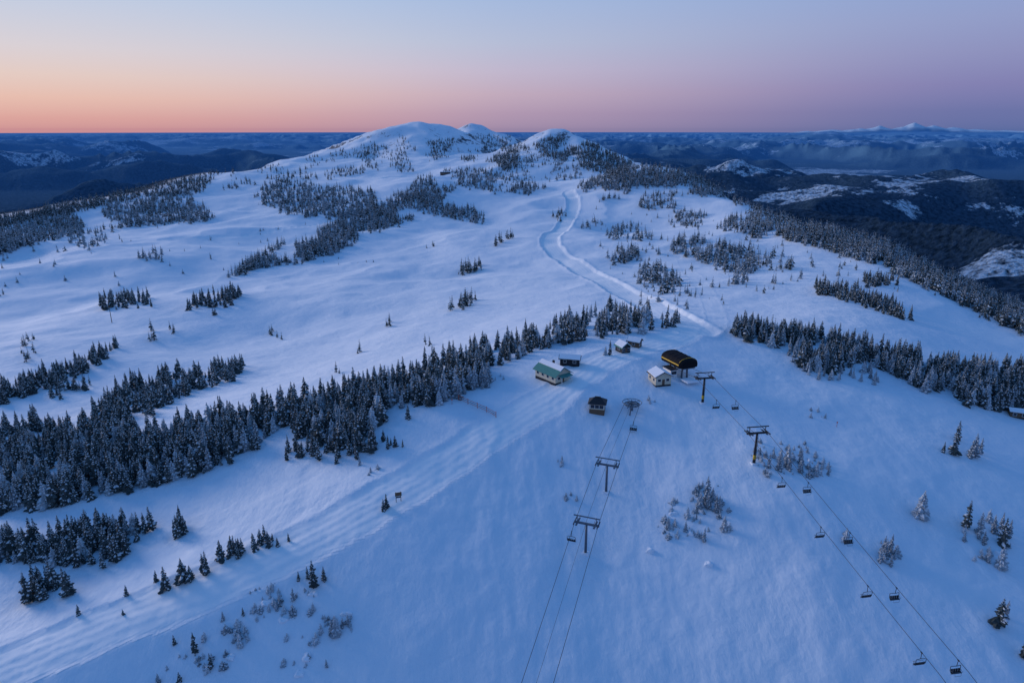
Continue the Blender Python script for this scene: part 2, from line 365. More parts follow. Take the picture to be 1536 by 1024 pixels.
L_dark=[fir('small_fir_a',21,7,6,.34,.19,False),fir('small_fir_b',22,8,5,.42,.17,False),fir('small_fir_c',23,7,6,.28,.22,False)]
L_frost=[fir('rimed_fir_a',31,7,6,.6,.21,False,M_rime),fir('rimed_fir_b',32,7,6,.55,.25,False),fir('rimed_fir_c',33,8,6,.75,.19,False,M_rime)]
SH=[fir('shrub_a',41,5,9,1.,.50,True,M_rime2,.0),fir('shrub_b',42,6,8,.95,.42,True,M_rime,.0),fir('shrub_c',43,7,8,1.,.34,True,M_rime2,.0)]
def tree_obj(me,u,v,h,name='fir_tree'):
    q=place(u,v)
    if q is None: return None
    o=bpy.data.objects.new(name,me); sc.collection.objects.link(o)
    o.location=(q[0],q[1],q[2]+CZ-.1); o.rotation_euler=(0,0,random.uniform(0,6.28)); s=h; o.scale=(s*random.uniform(.9,1.15),s*random.uniform(.9,1.15),s)
    return o
SRC={}
for key,ms,locs in (('hd',H_dark,[(580,762),(470,882),(250,885),(310,862),(1430,682)]),('hf',H_frost,[(1460,684),(1380,775),(1060,752)]),
        ('ld',L_dark,[(580,490),(405,501),(225,512)]),('lf',L_frost,[(640,372),(1240,372),(1130,372)]),('sh',SH,[(1012,788),(420,905),(1190,690)])):
    SRC[key]=[]
    for m_,(u,v) in zip(ms,locs):
        h={'hd':7.5,'hf':8.5,'ld':7,'lf':6,'sh':2.6}[key]
        if (u,v)==(470,882): h=8.5
        if (u,v)==(580,762): h=5
        o=tree_obj(m_,u,v,h,'snow_covered_shrub' if key=='sh' else 'fir_tree'); SRC[key].append(o)
def forest_group(key):
    g=bpy.data.node_groups.new('scatter_'+key,'GeometryNodeTree')
    g.interface.new_socket('Geometry',in_out='INPUT',socket_type='NodeSocketGeometry'); g.interface.new_socket('Geometry',in_out='OUTPUT',socket_type='NodeSocketGeometry')
    gi=g.nodes.new('NodeGroupInput'); go=g.nodes.new('NodeGroupOutput'); j=g.nodes.new('GeometryNodeJoinGeometry')
    for o in SRC[key]:
        oi=g.nodes.new('GeometryNodeObjectInfo'); oi.transform_space='ORIGINAL'; oi.inputs['Object'].default_value=o; oi.inputs['As Instance'].default_value=True
        g.links.new(oi.outputs['Geometry'],j.inputs[0])
    ip=g.nodes.new('GeometryNodeInstanceOnPoints'); ip.inputs['Pick Instance'].default_value=True
    def at(nm,t):
        a=g.nodes.new('GeometryNodeInputNamedAttribute'); a.data_type=t; a.inputs['Name'].default_value=nm; return a.outputs['Attribute']
    g.links.new(gi.outputs[0],ip.inputs['Points']); g.links.new(j.outputs[0],ip.inputs['Instance'])
    g.links.new(at('idx','INT'),ip.inputs['Instance Index']); g.links.new(at('rot','FLOAT_VECTOR'),ip.inputs['Rotation']); g.links.new(at('scl','FLOAT_VECTOR'),ip.inputs['Scale'])
    g.links.new(ip.outputs[0],go.inputs[0]); return g
GR={k:forest_group(k) for k in SRC}
def forest(name,key,pts):
    if not pts: return
    me=bpy.data.meshes.new(name); me.from_pydata([p[:3] for p in pts],[],[])
    k=len(SRC[key]); n=len(pts)
    a=me.attributes.new('idx','INT','POINT'); a.data.foreach_set('value',RNG.integers(0,k,n).astype(np.int32))
    rot=np.zeros((n,3)); rot[:,2]=RNG.uniform(0,6.28,n); rot[:,0]=RNG.normal(0,.03,n); rot[:,1]=RNG.normal(0,.03,n)
    a=me.attributes.new('rot','FLOAT_VECTOR','POINT'); a.data.foreach_set('vector',rot.astype(np.float32).ravel())
    h=np.array([p[3] for p in pts]); wd=RNG.uniform(.8,1.25,n)
    a=me.attributes.new('scl','FLOAT_VECTOR','POINT'); a.data.foreach_set('vector',np.stack([h*wd,h*wd,h],-1).astype(np.float32).ravel())
    o=bpy.data.objects.new(name,me); sc.collection.objects.link(o)
    md=o.modifiers.new('scatter','NODES'); md.node_group=GR[key]; return o
def inpoly(x,y,p):
    c=False; j=len(p)-1
    for i in range(len(p)):
        if (p[i][1]>y)!=(p[j][1]>y) and x<(p[j][0]-p[i][0])*(y-p[i][1])/(p[j][1]-p[i][1])+p[i][0]: c=not c
        j=i
    return c
def patch(poly,n,h0,h1,clump=0.0,seed=0,cs=22.,rag=6.):
    xs=[p[0] for p in poly];ys=[p[1] for p in poly]; out=[];M=n*8
    us=RNG.uniform(min(xs),max(xs),M); vs=RNG.uniform(min(ys),max(ys),M)
    cn=fbm(us,vs*2.,cs,3,seed); jx=RNG.normal(0,rag,M); jy=RNG.normal(0,rag*.45,M)
    lo=np.quantile(cn,clump) if clump>0 else -1
    for u,v,c,a,b in zip(us,vs,cn,jx,jy):
        if len(out)>=n: break
        if c<lo or not inpoly(u,v,poly): continue
        q=place(u+a*.5,v+b*.5)
        if q is None or q[3]>4500: continue
        h=h0+(h1-h0)*random.random()
        if random.random()<.22: h*=.5
        out.append((q[0],q[1],q[2]+CZ-.15,h))
    return out
big=[];fr=[];ld=[];lf=[];sh=[]
band=[(-20,772),(60,765),(160,745),(250,724),(330,700),(390,672),(425,640),(470,668),(530,675),(570,640),(580,612),(640,612),(690,590),(732,572),(735,552),(800,528),(880,510),(1020,492),(1024,474),(1000,480),(905,466),(860,482),(800,502),(700,532),(600,568),(500,592),(400,612),(300,636),(200,650),(100,662),(-20,680)]
big+=patch(band,1250,5.5,11.5,.10,2,40)
fr+=patch(band,480,5,10)
big+=patch([(-20,650),(60,628),(110,640),(140,655),(60,690),(-20,690)],110,6,10)
big+=patch([(115,655),(150,615),(200,575),(300,558),(366,546),(350,572),(260,600),(200,640)],260,6,11,.25,3,30)
big+=patch([(-20,590),(60,566),(100,550),(182,516),(175,536),(80,580),(-20,618)],160,6,10,.2,4)
big+=patch([(60,580),(130,560),(140,582),(80,612)],14,5,8)
big+=patch([(-20,848),(120,850),(175,842),(237,815),(230,796),(170,790),(60,812),(-20,820)],110,6,10,.1,6)
fr+=patch([(-20,848),(120,850),(175,842),(237,815),(230,796),(170,790),(60,812),(-20,820)],30,4,8,.1,6)
big+=patch([(38,908),(110,892),(100,872),(50,872)],13,6,10)
big+=patch([(200,885),(330,868),(330,855),(215,872)],7,3,7)
big+=patch([(300,860),(345,842),(420,818),(435,812),(400,808),(340,828)],22,3.5,6.5)
big+=patch([(258,806),(280,800),(276,785),(260,788)],5,5,8)
big+=patch([(400,695),(520,695),(600,668),(590,655),(520,672),(430,668)],34,3,9)
RB=[(1100,490),(1200,500),(1370,540),(1440,545),(1556,560),(1556,622),(1480,615),(1420,606),(1370,578),(1300,545),(1240,560),(1200,550),(1180,528),(1100,505)]
big+=patch(RB,440,6,10.5,.2,9,40)
fr+=patch(RB,300,5,9,.2,9,40)
big+=patch([(1215,440),(1280,455),(1372,484),(1362,468),(1300,446),(1222,430)],120,6,10,.1,5)
big+=patch([(1290,434),(1345,430),(1340,415),(1295,418)],35,5,9)
big+=patch([(1100,492),(1370,540),(1372,556),(1240,520),(1100,505)],90,7,11)
fr+=patch([(1190,560),(1240,550),(1310,560),(1316,578),(1270,572),(1215,570)],38,3,7)
fr+=patch([(640,612),(735,580),(735,560),(640,590)],40,5,10)
big+=patch([(148,466),(225,460),(228,444),(160,446)],60,8,12)
big+=patch([(272,470),(350,458),(366,436),(300,448)],60,8,12)
lf+=patch([(210,393),(244,390),(246,378),(214,382)],22,8,12)
D2=[(335,420),(385,404),(480,390),(560,352),(640,322),(727,336),(722,322),(640,288),(600,296),(560,312),(480,344),(410,372)]
lf+=patch(D2,1000,8,14,.30,12,46); ld+=patch(D2,500,8,14,.30,12,46)
ld+=patch([(684,419),(722,404),(722,395),(690,405)],28,8,13)
ld+=patch([(678,468),(710,460),(710,450),(682,456)],20,8,12)
ld+=patch([(742,372),(768,362),(760,352),(744,362)],11,9,15)
ld+=patch([(833,332),(848,328),(846,318),(834,322)],12,9,14)
for (u,v) in [(226,498),(258,500),(265,497),(420,510),(540,530),(510,560),(585,487),(320,470),(640,520),(560,395),(645,370),(100,580),(118,585),(93,590),(35,520),(45,512),(50,530),(40,540),(36,530),(5,445),(180,362),(320,385),(1160,500),(500,330),(1085,455),(970,455),(230,512),(405,500),(130,575),(270,585)]:
    ld+=patch([(u-4,v-4),(u+4,v-4),(u+4,v+4),(u-4,v+4)],2,5,10)
PL=[(-20,350),(100,322),(220,300),(300,284),(420,272),(560,288),(575,326),(480,330),(380,314),(300,334),(180,342),(60,364),(-20,388)]
lf+=patch(PL,1900,9,14,.22,15,60); ld+=patch(PL,700,9,14,.22,15,60)
lf+=patch([(-20,378),(60,352),(180,345),(180,362),(60,385),(-20,400)],90,8,12,.4,16,40)
ld+=patch([(-20,332),(150,296),(300,264),(340,252),(300,288),(200,300),(100,322),(-20,345)],1300,9,14)
CR=[(585,300),(640,262),(700,252),(790,275),(842,285),(800,292),(760,290),(690,280),(660,302),(700,328),(640,320)]
lf+=patch(CR,700,8,13,.35,17,40); ld+=patch(CR,260,8,13,.35,17,40)
for poly,nn,cl in (([(330,262),(450,240),(560,212),(600,225),(560,262),(440,275),(330,280)],300,.6),([(500,262),(560,215),(575,225),(545,262)],140,.4),([(640,215),(690,205),(760,203),(792,222),(760,245),(690,240),(640,235)],650,.42),
    ([(800,218),(840,200),(900,220),(950,246),(930,268),(868,250),(820,235)],1500,.18),([(740,235),(790,222),(800,240),(750,262),(700,262)],350,.45),([(600,200),(660,200),(660,230),(640,262),(580,262)],170,.65)):
    ld+=patch(poly,nn,9,17,cl,nn,30)
lf+=patch([(690,268),(760,240),(800,225),(860,235),(880,268),(800,272),(750,284)],320,8,14,.4,21,36)
RR=[(870,278),(940,250),(1000,244),(1060,264),(1120,300),(1060,294),(1000,284),(940,296),(890,302)]
lf+=patch(RR,1000,8,13,.2,22,40); ld+=patch(RR,420,9,13,.25,22,40)
for poly,n_ in (([(905,402),(960,390),(957,370),(915,378)],55),([(955,430),(1018,446),(1012,408),(962,398)],75),([(1008,340),(1052,342),(1058,322),(1015,318)],60),
    ([(1005,378),(1050,394),(1100,412),(1125,430),(1095,428),(1148,400),(1120,375),(1070,365),(1020,356)],230),([(908,358),(980,362),(978,340),(925,338)],65),([(958,314),(1020,316),(1012,288),(968,290)],75),
    ([(1080,345),(1140,362),(1140,340),(1085,325)],50),([(1140,400),(1190,410),(1180,385),(1150,380)],18),([(875,345),(910,340),(905,330),(880,335)],14),([(1100,320),(1160,345),(1150,355),(1090,335)],60)):
    lf+=patch(poly,n_,8,12,.2,n_,14); ld+=patch(poly,n_//4,8,12,.2,n_,14)
CRF=[(1090,290),(1200,326),(1300,350),(1400,400),(1556,468),(1556,506),(1440,456),(1330,404),(1240,376),(1180,360),(1120,330)]
lf+=patch(CRF,1500,8,12,.15,31,50); ld+=patch(CRF,800,9,13,.1,31,50)
ld+=patch([(1380,395),(1556,460),(1556,512),(1460,470)],300,8,12,.15,33,30)
lf+=patch([(880,300),(1120,330),(1400,430),(1400,470),(1200,430),(1030,470),(960,440),(900,390)],190,3,9,.4,36,40)
lf+=patch([(0,380),(500,330),(560,400),(300,420),(0,460)],40,3,8)
for (u,v,ru,rv,k) in [(1040,780,52,30,34),(1060,745,22,14,14),(1180,690,50,26,40),(1225,700,26,16,18),(430,900,48,28,34),(505,935,24,16,16),(450,975,40,22,8),(290,985,50,26,14),(360,950,25,20,9),(1330,830,18,16,11),(1480,820,40,22,14),(1268,805,10,8,4),(860,745,8,10,3),(842,690,10,8,2),(1230,620,20,8,5),(740,570,30,8,6),(560,705,10,5,3),(975,600,8,6,2),(1200,550,20,10,5)]:
    sh+=patch([(u-ru,v-rv),(u+ru,v-rv),(u+ru,v+rv),(u-ru,v+rv)],k,.9,2.9)
for (u,v,ru,rv,k) in [(1065,760,20,16,5),(1028,790,30,14,4),(1185,692,40,18,8),(1470,800,30,20,5),(1330,835,12,10,3),(505,945,12,10,2)]:
    fr+=patch([(u-ru,v-rv),(u+ru,v-rv),(u+ru,v+rv),(u-ru,v+rv)],k,3.5,6)
forest('conifer_forest','hd',big); forest('frosted_forest','hf',fr); forest('ridge_forest','ld',ld); forest('rimed_ridge_forest','lf',lf); forest('snow_covered_shrubs','sh',sh)
print('TREES',len(big),len(fr),len(ld),len(lf),len(sh))
near=[(448,870,0,3),(486,870,0,4.5),(462,868,3,4),(268,806,1,8),(190,893,0,3.5),(118,921,2,3.2),(155,852,3,6),(185,922,4,2),(433,812,1,3),(280,872,1,5),(292,978,1,6),(262,966,0,3),(316,1002,3,4.5),(270,1022,2,3),(238,1024,5,3),(360,968,6,4),(365,922,0,2.5),(335,930,5,3),(505,950,6,5.5),(415,915,5,3),(440,900,7,4),(470,915,6,2.6),
(1436,660,3,7.5),(1415,678,0,4),(1456,686,5,6.5),(1470,680,7,6),(1382,772,6,8),(1450,792,1,9),(1468,800,7,7),(1502,816,2,8.5),(1512,806,7,6),(1500,850,6,6.5),(1482,842,5,4),(1497,936,4,7.5),(1508,925,7,5),(1534,985,1,6),(1062,762,5,6),(1078,768,7,5.5),(1050,760,6,5.5),(1086,795,6,5),(1056,812,7,4.5),(1028,796,5,3.5),(1003,792,6,3.5),(1268,812,6,4.5),(1326,835,5,5),(1336,848,7,3.5),
(1170,692,6,5),(1178,700,5,4),(1200,684,7,3.6),(1225,708,6,4),(1242,712,5,3),(1160,686,6,3),(915,532,1,6.5),(908,532,6,4),(505,695,0,4),(540,697,5,3.2),(582,672,1,5),(604,670,3,3),(612,628,0,6),(556,708,6,2.2),(843,692,5,2.4),(865,750,6,2.2),(975,605,6,2),(490,1000,7,2.5),(430,690,1,5),(575,765,2,4),(1530,480,1,8)]
allh=H_dark+H_frost
for (u,v,i,h) in near: tree_obj(allh[i],u,v,h)
def mound(u,v,s):
    q=place(u,v); 
    import bmesh
    bm=bmesh.new(); bmesh.ops.create_icosphere(bm,subdivisions=4,radius=1)
    for vv in bm.verts:
        p=vv.co; k=1+.25*math.sin(p.x*3+u)+.2*math.sin(p.y*4.1+v)+.1*math.sin(p.z*7+p.x*5); vv.co=Vector((p.x*s*k,p.y*s*.8*k,p.z*s*.6*k))
    me=bpy.data.meshes.new('mound'); bm.to_mesh(me); bm.free()
    for p in me.polygons: p.use_smooth=True
    me.materials.append(M_snow); o=bpy.data.objects.new('snow_mound',me); sc.collection.objects.link(o); o.location=(q[0],q[1],q[2]+CZ)
for a in [(975,826,1.2),(1062,846,1.1),(460,985,1.2),(400,905,1.1),(470,890,1.0),(1000,780,1.3),(425,930,1.0),(520,920,1.1),(345,985,1.0),(1040,800,1.1),(1215,690,1.1),(1010,770,1.0),(450,1010,1.0),(1500,830,1.2)]: mound(*a)
# ---------------------------------------------------------------- construction helpers
def mesh_obj(name,V,F,mat,parent=None,smooth=False):
    me=bpy.data.meshes.new(name); me.from_pydata([tuple(v) for v in V],[],F); me.materials.append(mat); me.update()
    if smooth:
        for p in me.polygons: p.use_smooth=True
    o=bpy.data.objects.new(name,me); sc.collection.objects.link(o)
    if parent: o.parent=parent
    return o
def empty(name,loc,yaw=0):
    o=bpy.data.objects.new(name,None); sc.collection.objects.link(o); o.location=loc; o.rotation_euler=(0,0,yaw); o.empty_display_size=.5; return o
def box(name,c,s,mat,parent,rz=0,rx=0,ry=0):
    x,y,z=s[0]/2,s[1]/2,s[2]/2
    V=[(-x,-y,-z),(x,-y,-z),(x,y,-z),(-x,y,-z),(-x,-y,z),(x,-y,z),(x,y,z),(-x,y,z)]
    F=[(0,3,2,1),(4,5,6,7),(0,1,5,4),(1,2,6,5),(2,3,7,6),(3,0,4,7)]
    o=mesh_obj(name,V,F,mat,parent); o.location=c; o.rotation_euler=(rx,ry,rz); return o
def tube(name,pts,r,mat,parent=None,ns=8,r2=None):
    V=[];F=[]
    pts=[Vector(p) for p in pts]; m=len(pts)
    for i,p in enumerate(pts):
        d=(pts[min(i+1,m-1)]-pts[max(i-1,0)]).normalized()
        up=Vector((0,0,1)) if abs(d.z)<.9 else Vector((1,0,0))
        a=d.cross(up).normalized(); b=d.cross(a)
        rr=r if r2 is None else r+(r2-r)*i/(m-1)
        for k in range(ns):
            t=2*math.pi*k/ns; V.append(p+(a*math.cos(t)+b*math.sin(t))*rr)
    for i in range(m-1):
        for k in range(ns):
            F.append((i*ns+k,i*ns+(k+1)%ns,(i+1)*ns+(k+1)%ns,(i+1)*ns+k))
    F.append(tuple(range(ns))[::-1]); F.append(tuple((m-1)*ns+k for k in range(ns)))
    return mesh_obj(name,V,F,mat,parent,True)
def ring(name,c,R_,r,mat,parent,ns=36):
    pts=[(c[0]+R_*math.cos(2*math.pi*k/ns),c[1]+R_*math.sin(2*math.pi*k/ns),c[2]) for k in range(ns+1)]
    return tube(name,pts,r,mat,parent,6)
def gable(name,w,l,z0,z1,over,th,mat,parent,snowmat=None,inset=.35):
    for sgn,nm in ((-1,'left'),(1,'right')):
        x=w/2+over; y=l/2+over; sl=(z1-z0)/(w/2); ze=z0-over*sl
        V=[(0,-y,z1),(sgn*x,-y,ze),(sgn*x,y,ze),(0,y,z1)]; V+=[(a,b,c+th) for a,b,c in V]
        F=[(0,1,2,3),(4,7,6,5),(0,4,5,1),(1,5,6,2),(2,6,7,3),(3,7,4,0)]
        mesh_obj(name+'_'+nm,V,F,mat,parent)
        if snowmat:
            a0,a1=.02,(1-inset)
            V=[(sgn*x*a0,-y+.2,z1-(z1-ze)*a0+th+.003),(sgn*x*a1,-y+.2,z1-(z1-ze)*a1+th+.003),(sgn*x*a1*.93,y-.2,z1-(z1-ze)*a1*.93+th+.003),(sgn*x*a0,y-.2,z1-(z1-ze)*a0+th+.003)]
            V+=[(a,b,c+.28) for a,b,c in V]
            mesh_obj('roof_snow_'+nm,V,F,snowmat,parent)
def gable_end(name,w,y,z0,z1,mat,parent,th=.1):
    V=[(-w/2,y,z0),(w/2,y,z0),(0,y,z1),(-w/2,y+th,z0),(w/2,y+th,z0),(0,y+th,z1)]
    mesh_obj(name,V,[(0,1,2),(3,5,4),(0,3,4,1),(1,4,5,2),(2,5,3,0)],mat,parent)
M_green=simple('green_metal_roof',(.06,.24,.21),.45,.15,1.5)
M_cream=simple('cream_siding',(.62,.55,.42),.8,.1,4)
M_dark=simple('dark_metal',(.03,.033,.04),.6,.2,2,0,.2)
M_black=simple('black_shroud',(.012,.012,.016),.75,.2,2,0,.08)
M_yel=simple('yellow_stripe',(.75,.45,.03),.5,.1,3)
M_glass=simple('window_glass',(.03,.04,.06),.12,.2,2)
M_steel=simple('galvanised_steel',(.13,.16,.20),.5,.2,5,.3)
M_wood=simple('weathered_wood',(.16,.10,.065),.85,.25,6)
M_red=simple('orange_netting',(.65,.13,.06),.7,.1,3)
M_white=simple('white_trim',(.75,.75,.74),.6,.05,3)
M_rubber=simple('cable_steel',(.025,.03,.04),.5,.1,3)
def house(name,u,v,yaw,w,l,hw,hr,wall,roof,snow=M_snow,over=.6,inset=.3,win=3,deck=False):
    q=place(u,v); e=empty(name,(q[0],q[1],q[2]+CZ),yaw)
    t=.2
    box('foundation',(0,0,-1.0),(w-.02,l-.02,2.2),M_dark,e)
    box('wall_front',(0,-l/2+t/2,.1+hw/2),(w,t,hw),wall,e);box('wall_back',(0,l/2-t/2,.1+hw/2),(w,t,hw),wall,e)
    box('wall_left',(-w/2+t/2,0,.1+hw/2),(t,l-2*t,hw),wall,e);box('wall_right',(w/2-t/2,0,.1+hw/2),(t,l-2*t,hw),wall,e)
    gable_end('gable_front',w,-l/2,hw+.1,hr,wall,e);gable_end('gable_back',w,l/2-.1,hw+.1,hr,wall,e)
    gable('roof',w,l,hw+.1,hr,over,.15,roof,e,snow,inset)
    for k in range(win):
        y=-l/2+l*(k+.5)/win
        for sx,nm in ((-1,'l'),(1,'r')):
            box('window_frame_%s%d'%(nm,k),(sx*(w/2+.02),y,hw*.58),(.08,1.3,1.2),M_white,e)
            box('window_%s%d'%(nm,k),(sx*(w/2+.05),y,hw*.58),(.06,1.1,1.0),M_glass,e)
    for k,x in enumerate((-w*.27,w*.27)):
        box('window_frame_f%d'%k,(x,-l/2-.02,hw*.58),(1.4,.08,1.2),M_white,e); box('window_f%d'%k,(x,-l/2-.05,hw*.58),(1.2,.06,1.0),M_glass,e)
    box('door',(0,-l/2-.03,1.15),(1.0,.09,2.1),M_wood,e)
    return e
c_=house('alpine_lodge',829,566,math.radians(38),7.5,11.5,3.0,5.6,M_cream,M_green,over=.8,inset=.62,win=4)
box('chimney',(1.2,1,5.6),(.7,.7,1.6),M_dark,c_); box('porch_roof',(0,-7.2,2.9),(5.5,2.2,.15),M_green,c_,rx=.2); box('porch_post_1',(-2.5,-8,1.3),(.15,.15,2.7),M_white,c_);box('porch_post_2',(2.5,-8,1.3),(.15,.15,2.7),M_white,c_)
house('storage_shed',855,545,math.radians(80),4,7.5,2.4,3.4,M_dark,M_dark,inset=.02,win=2)
house('ski_patrol_cabin',934,527,math.radians(25),4,5,2.6,4.2,M_dark,M_green,inset=.1,win=1)
house('small_cabin',952,519,math.radians(60),3.5,5,2.4,3.6,M_wood,M_dark,inset=.05,win=1)
house('equipment_shed',1526,624,math.radians(70),3.6,6,2.2,3.0,M_wood,M_dark,inset=.02,win=2)
house('ridge_warming_hut',668,262,math.radians(90),9,26,4.5,7,M_wood,M_dark,inset=.7,win=5)
house('lift_cabin',989,573,math.radians(15),6.2,6.2,3.3,4.9,M_cream,M_dark,inset=.02,win=2)
q=place(896,615); e=empty('lift_operator_hut',(q[0],q[1],q[2]+CZ),math.radians(-12))
box('base',(0,0,0),(5.2,4.6,2.4),M_wood,e); box('window_band_front',(0,-2.31,2.2),(4.6,.05,1.2),M_glass,e); box('window_band_left',(-2.61,0,2.2),(.05,4.0,1.2),M_glass,e);box('window_band_right',(2.61,0,2.2),(.05,4.0,1.2),M_glass,e)
box('walls',(0,0,2.2),(5.15,4.55,2.0),M_cream,e)
for k in range(4): box('mullion_%d'%k,(-2.3+k*1.53,-2.35,2.2),(.12,.08,1.3),M_white,e)
V=[(-3.2,-2.9,3.2),(3.2,-2.9,3.2),(3.2,2.9,3.2),(-3.2,2.9,3.2),(-1.2,0,4.9),(1.2,0,4.9)]
mesh_obj('hip_roof',V,[(0,3,2,1),(0,1,5,4),(1,2,5),(2,3,4,5),(3,0,4)],M_dark,e)
box('roof_cap',(0,0,4.95),(2.0,.5,.3),M_dark,e)
# ---------------------------------------------------------------- lifts
def line_dir(a,b): return math.atan2(b[1]-a[1],b[0]-a[0])-math.pi/2
def up3(u,v,d): x,y,z=unproj(u,v,d); return Vector((x,y,z+CZ))
def tower(name,top,yaw,gauge,mat,stripes,rbase=.45):
    g=gz(top.x,top.y)+CZ; H=top.z-g
    e=empty(name,(top.x,top.y,g),yaw)
    tube('mast',[(0,0,-1),(0,0,H*.5),(0,0,H-.3)],rbase,mat,e,12,r2=rbase*.68)
    box('footing',(0,0,.1),(1.6,1.6,.7),M_snow,e)
    hw=gauge/2
    box('crossarm',(0,0,H-.25),(gauge+.5,.5,.5),mat,e)
    for s,nm in ((-1,'left'),(1,'right')):
        x=s*hw
        box('sheave_beam_'+nm,(x,0,H+.02),(.18,3.8,.22),mat,e)
        for k in range(6):
            V=[];F=[];y=-1.65+k*.66
            for q_ in range(12):
                t=2*math.pi*q_/12
                V+= [(x+.1*s-.06,y+.25*math.cos(t),H-.02+.25*math.sin(t)),(x+.1*s+.06,y+.25*math.cos(t),H-.02+.25*math.sin(t))]
            for q_ in range(12): a=2*q_;b=(2*q_+2)%24; F.append((a,b,b+1,a+1))
            F.append(tuple(range(0,24,2)));F.append(tuple(range(1,24,2)))
            mesh_obj('sheave_%s_%d'%(nm,k),V,F,M_rubber,e)
        box('catwalk_'+nm,(x-s*.75,0,H-.1),(.55,4.0,.07),mat,e)
        for yy in (-1.9,0,1.9): box('rail_post_%s_%d'%(nm,int(yy*10)),(x-s*1.0,yy,H+.4),(.06,.06,1.0),mat,e)
        box('rail_'+nm,(x-s*1.0,0,H+.9),(.06,4.0,.06),mat,e)
        box('lifting_post_'+nm,(x*.82,0,H+.85),(.16,.16,1.9),mat,e)
    box('lifting_beam',(0,0,H+1.8),(gauge+.9,.26,.26),mat,e)
    for k in range(int(H*.7)): box('ladder_rung_%d'%k,(0,-rbase-.2,1+k*1.3),(.42,.05,.05),mat,e)
    box('ladder_rail_l',(-.21,-rbase-.2,H/2),(.05,.05,H-1),mat,e);box('ladder_rail_r',(.21,-rbase-.2,H/2),(.05,.05,H-1),mat,e)
    if stripes:
        tube('warning_band',[(0,0,1.6),(0,0,3.0)],rbase*1.02,M_yel,e,12); 
    return e
def chair(anchor,yaw,sw=1):
    e=empty('chairlift_chair',anchor,yaw)
    box('grip',(0,0,-.02),(.18,.5,.2),M_dark,e)
    tube('hanger',[(0,0,0),(.0,-.08,-.7),(.0,-.1,-1.5)],.065,M_dark,e,6)
    w=1.15
    tube('bail',[(-w,.25,-3.2),(-w,-.25,-2.6),(-w,-.3,-1.6),(-w*.9,-.2,-1.5),(0,-.1,-1.5),(w*.9,-.2,-1.5),(w,-.3,-1.6),(w,-.25,-2.6),(w,.25,-3.2)],.06,M_dark,e,6)
    box('seat',(0,.1,-2.95),(2.2,.52,.1),M_dark,e,rx=-.08)
    for k in range(4): box('backrest_%d'%k,(-.83+k*.55,-.2,-2.55),(.46,.07,.62),M_dark,e,rx=.15)
    tube('safety_bar',[(-w,-.1,-2.45),(-w*.95,.55,-2.55),(w*.95,.55,-2.55),(w,-.1,-2.45)],.035,M_steel,e,6)
    tube('footrest',[(-.7,.55,-2.55),(-.7,.7,-3.35),(.7,.7,-3.35),(.7,.55,-2.55)],.035,M_steel,e,6)
def cable(pts,mat=M_rubber,r=.06,sag=.6):
    out=[]
    for a,b in zip(pts[:-1],pts[1:]):
        m=14; L=(b-a).length
        for k in range(m):
            t=k/m; p=a.lerp(b,t); p=p-Vector((0,0,4*sag*(L/60)**2*t*(1-t)*.4)); out.append(p)
    out.append(pts[-1]); return tube('lift_cable',out,r,mat,None,6)
def proj(p):
    x,y,z=p.x,p.y,p.z-CZ; dep=y*C-z*S; vv=y*S+z*C
    return 768+1024*x/dep, 512-1024*vv/dep
def offs(p,yaw,s): return p+Vector((math.cos(yaw)*s,math.sin(yaw)*s,0))
def find_on(line,v,lo=0):
    best=None
    for a,b in zip(line[:-1],line[1:]):
        L=(b-a).length
        for k in range(60):
            t=k/60; p=a.lerp(b,t)-Vector((0,0,4*.6*(L/60)**2*t*(1-t)*.4)); d=abs(proj(p)[1]-v)
            if best is None or d<best[0]: best=(d,p)
    return best[1]
g1=6.2
top_=up3(1018,549,263); t1=up3(1057,566,240); t2=up3(1136,648,205); bb=up3(1432,1010,135)
yaw1=line_dir(t2,top_)
low=bb+(bb-t2)*1.2; low.z-=6
L1=[offs(p,yaw1,-g1/2) for p in (top_,t1,t2,bb,low)]; R1=[offs(p,yaw1,g1/2) for p in (top_,t1,t2,bb,low)]
cable(L1);cable(R1)
tower('lift_tower',t1,yaw1,g1,M_dark,True); tower('lift_tower',t2,yaw1,g1,M_dark,True)
for v in (600,716,792,876,978): chair(find_on(L1,v),yaw1)
for v in (600,722,796,884,986): chair(find_on(R1,v),yaw1+math.pi)
gq=gz(top_.x,top_.y)+CZ; e=empty('chairlift_terminal',(top_.x,top_.y,gq),yaw1+math.radians(14))
def shroud(name,w,l,z0,h,mat,parent,inset=0,y0=0):
    prof=[(-w/2,0),(-w/2-.1,h*.35),(-w/2+.15,h*.62),(-w*.36,h*.84),(-w*.18,h*.97),(0,h),(w*.18,h*.97),(w*.36,h*.84),(w/2-.15,h*.62),(w/2+.1,h*.35),(w/2,0)]
    secs=[(-l/2,.72),(-l/2+.5,.88),(-l/2+1.4,1.),(l/2-1.4,1.),(l/2-.5,.88),(l/2,.72)]
    V=[];F=[];k=len(prof)
    for y,s in secs:
        for x,z in prof: V.append((x*s,y+y0,z0+z*s+(1-s)*h*.3))
    for i in range(len(secs)-1):
        for j in range(k-1): F.append((i*k+j,i*k+j+1,(i+1)*k+j+1,(i+1)*k+j))
        F.append((i*k+k-1,i*k,(i+1)*k,(i+1)*k+k-1))
    F.append(tuple(range(k))[::-1]);F.append(tuple((len(secs)-1)*k+j for j in range(k)))
    mesh_obj(name,V,F,mat,parent,False)
shroud('shroud',8.2,14,4.0,3.6,M_black,e)
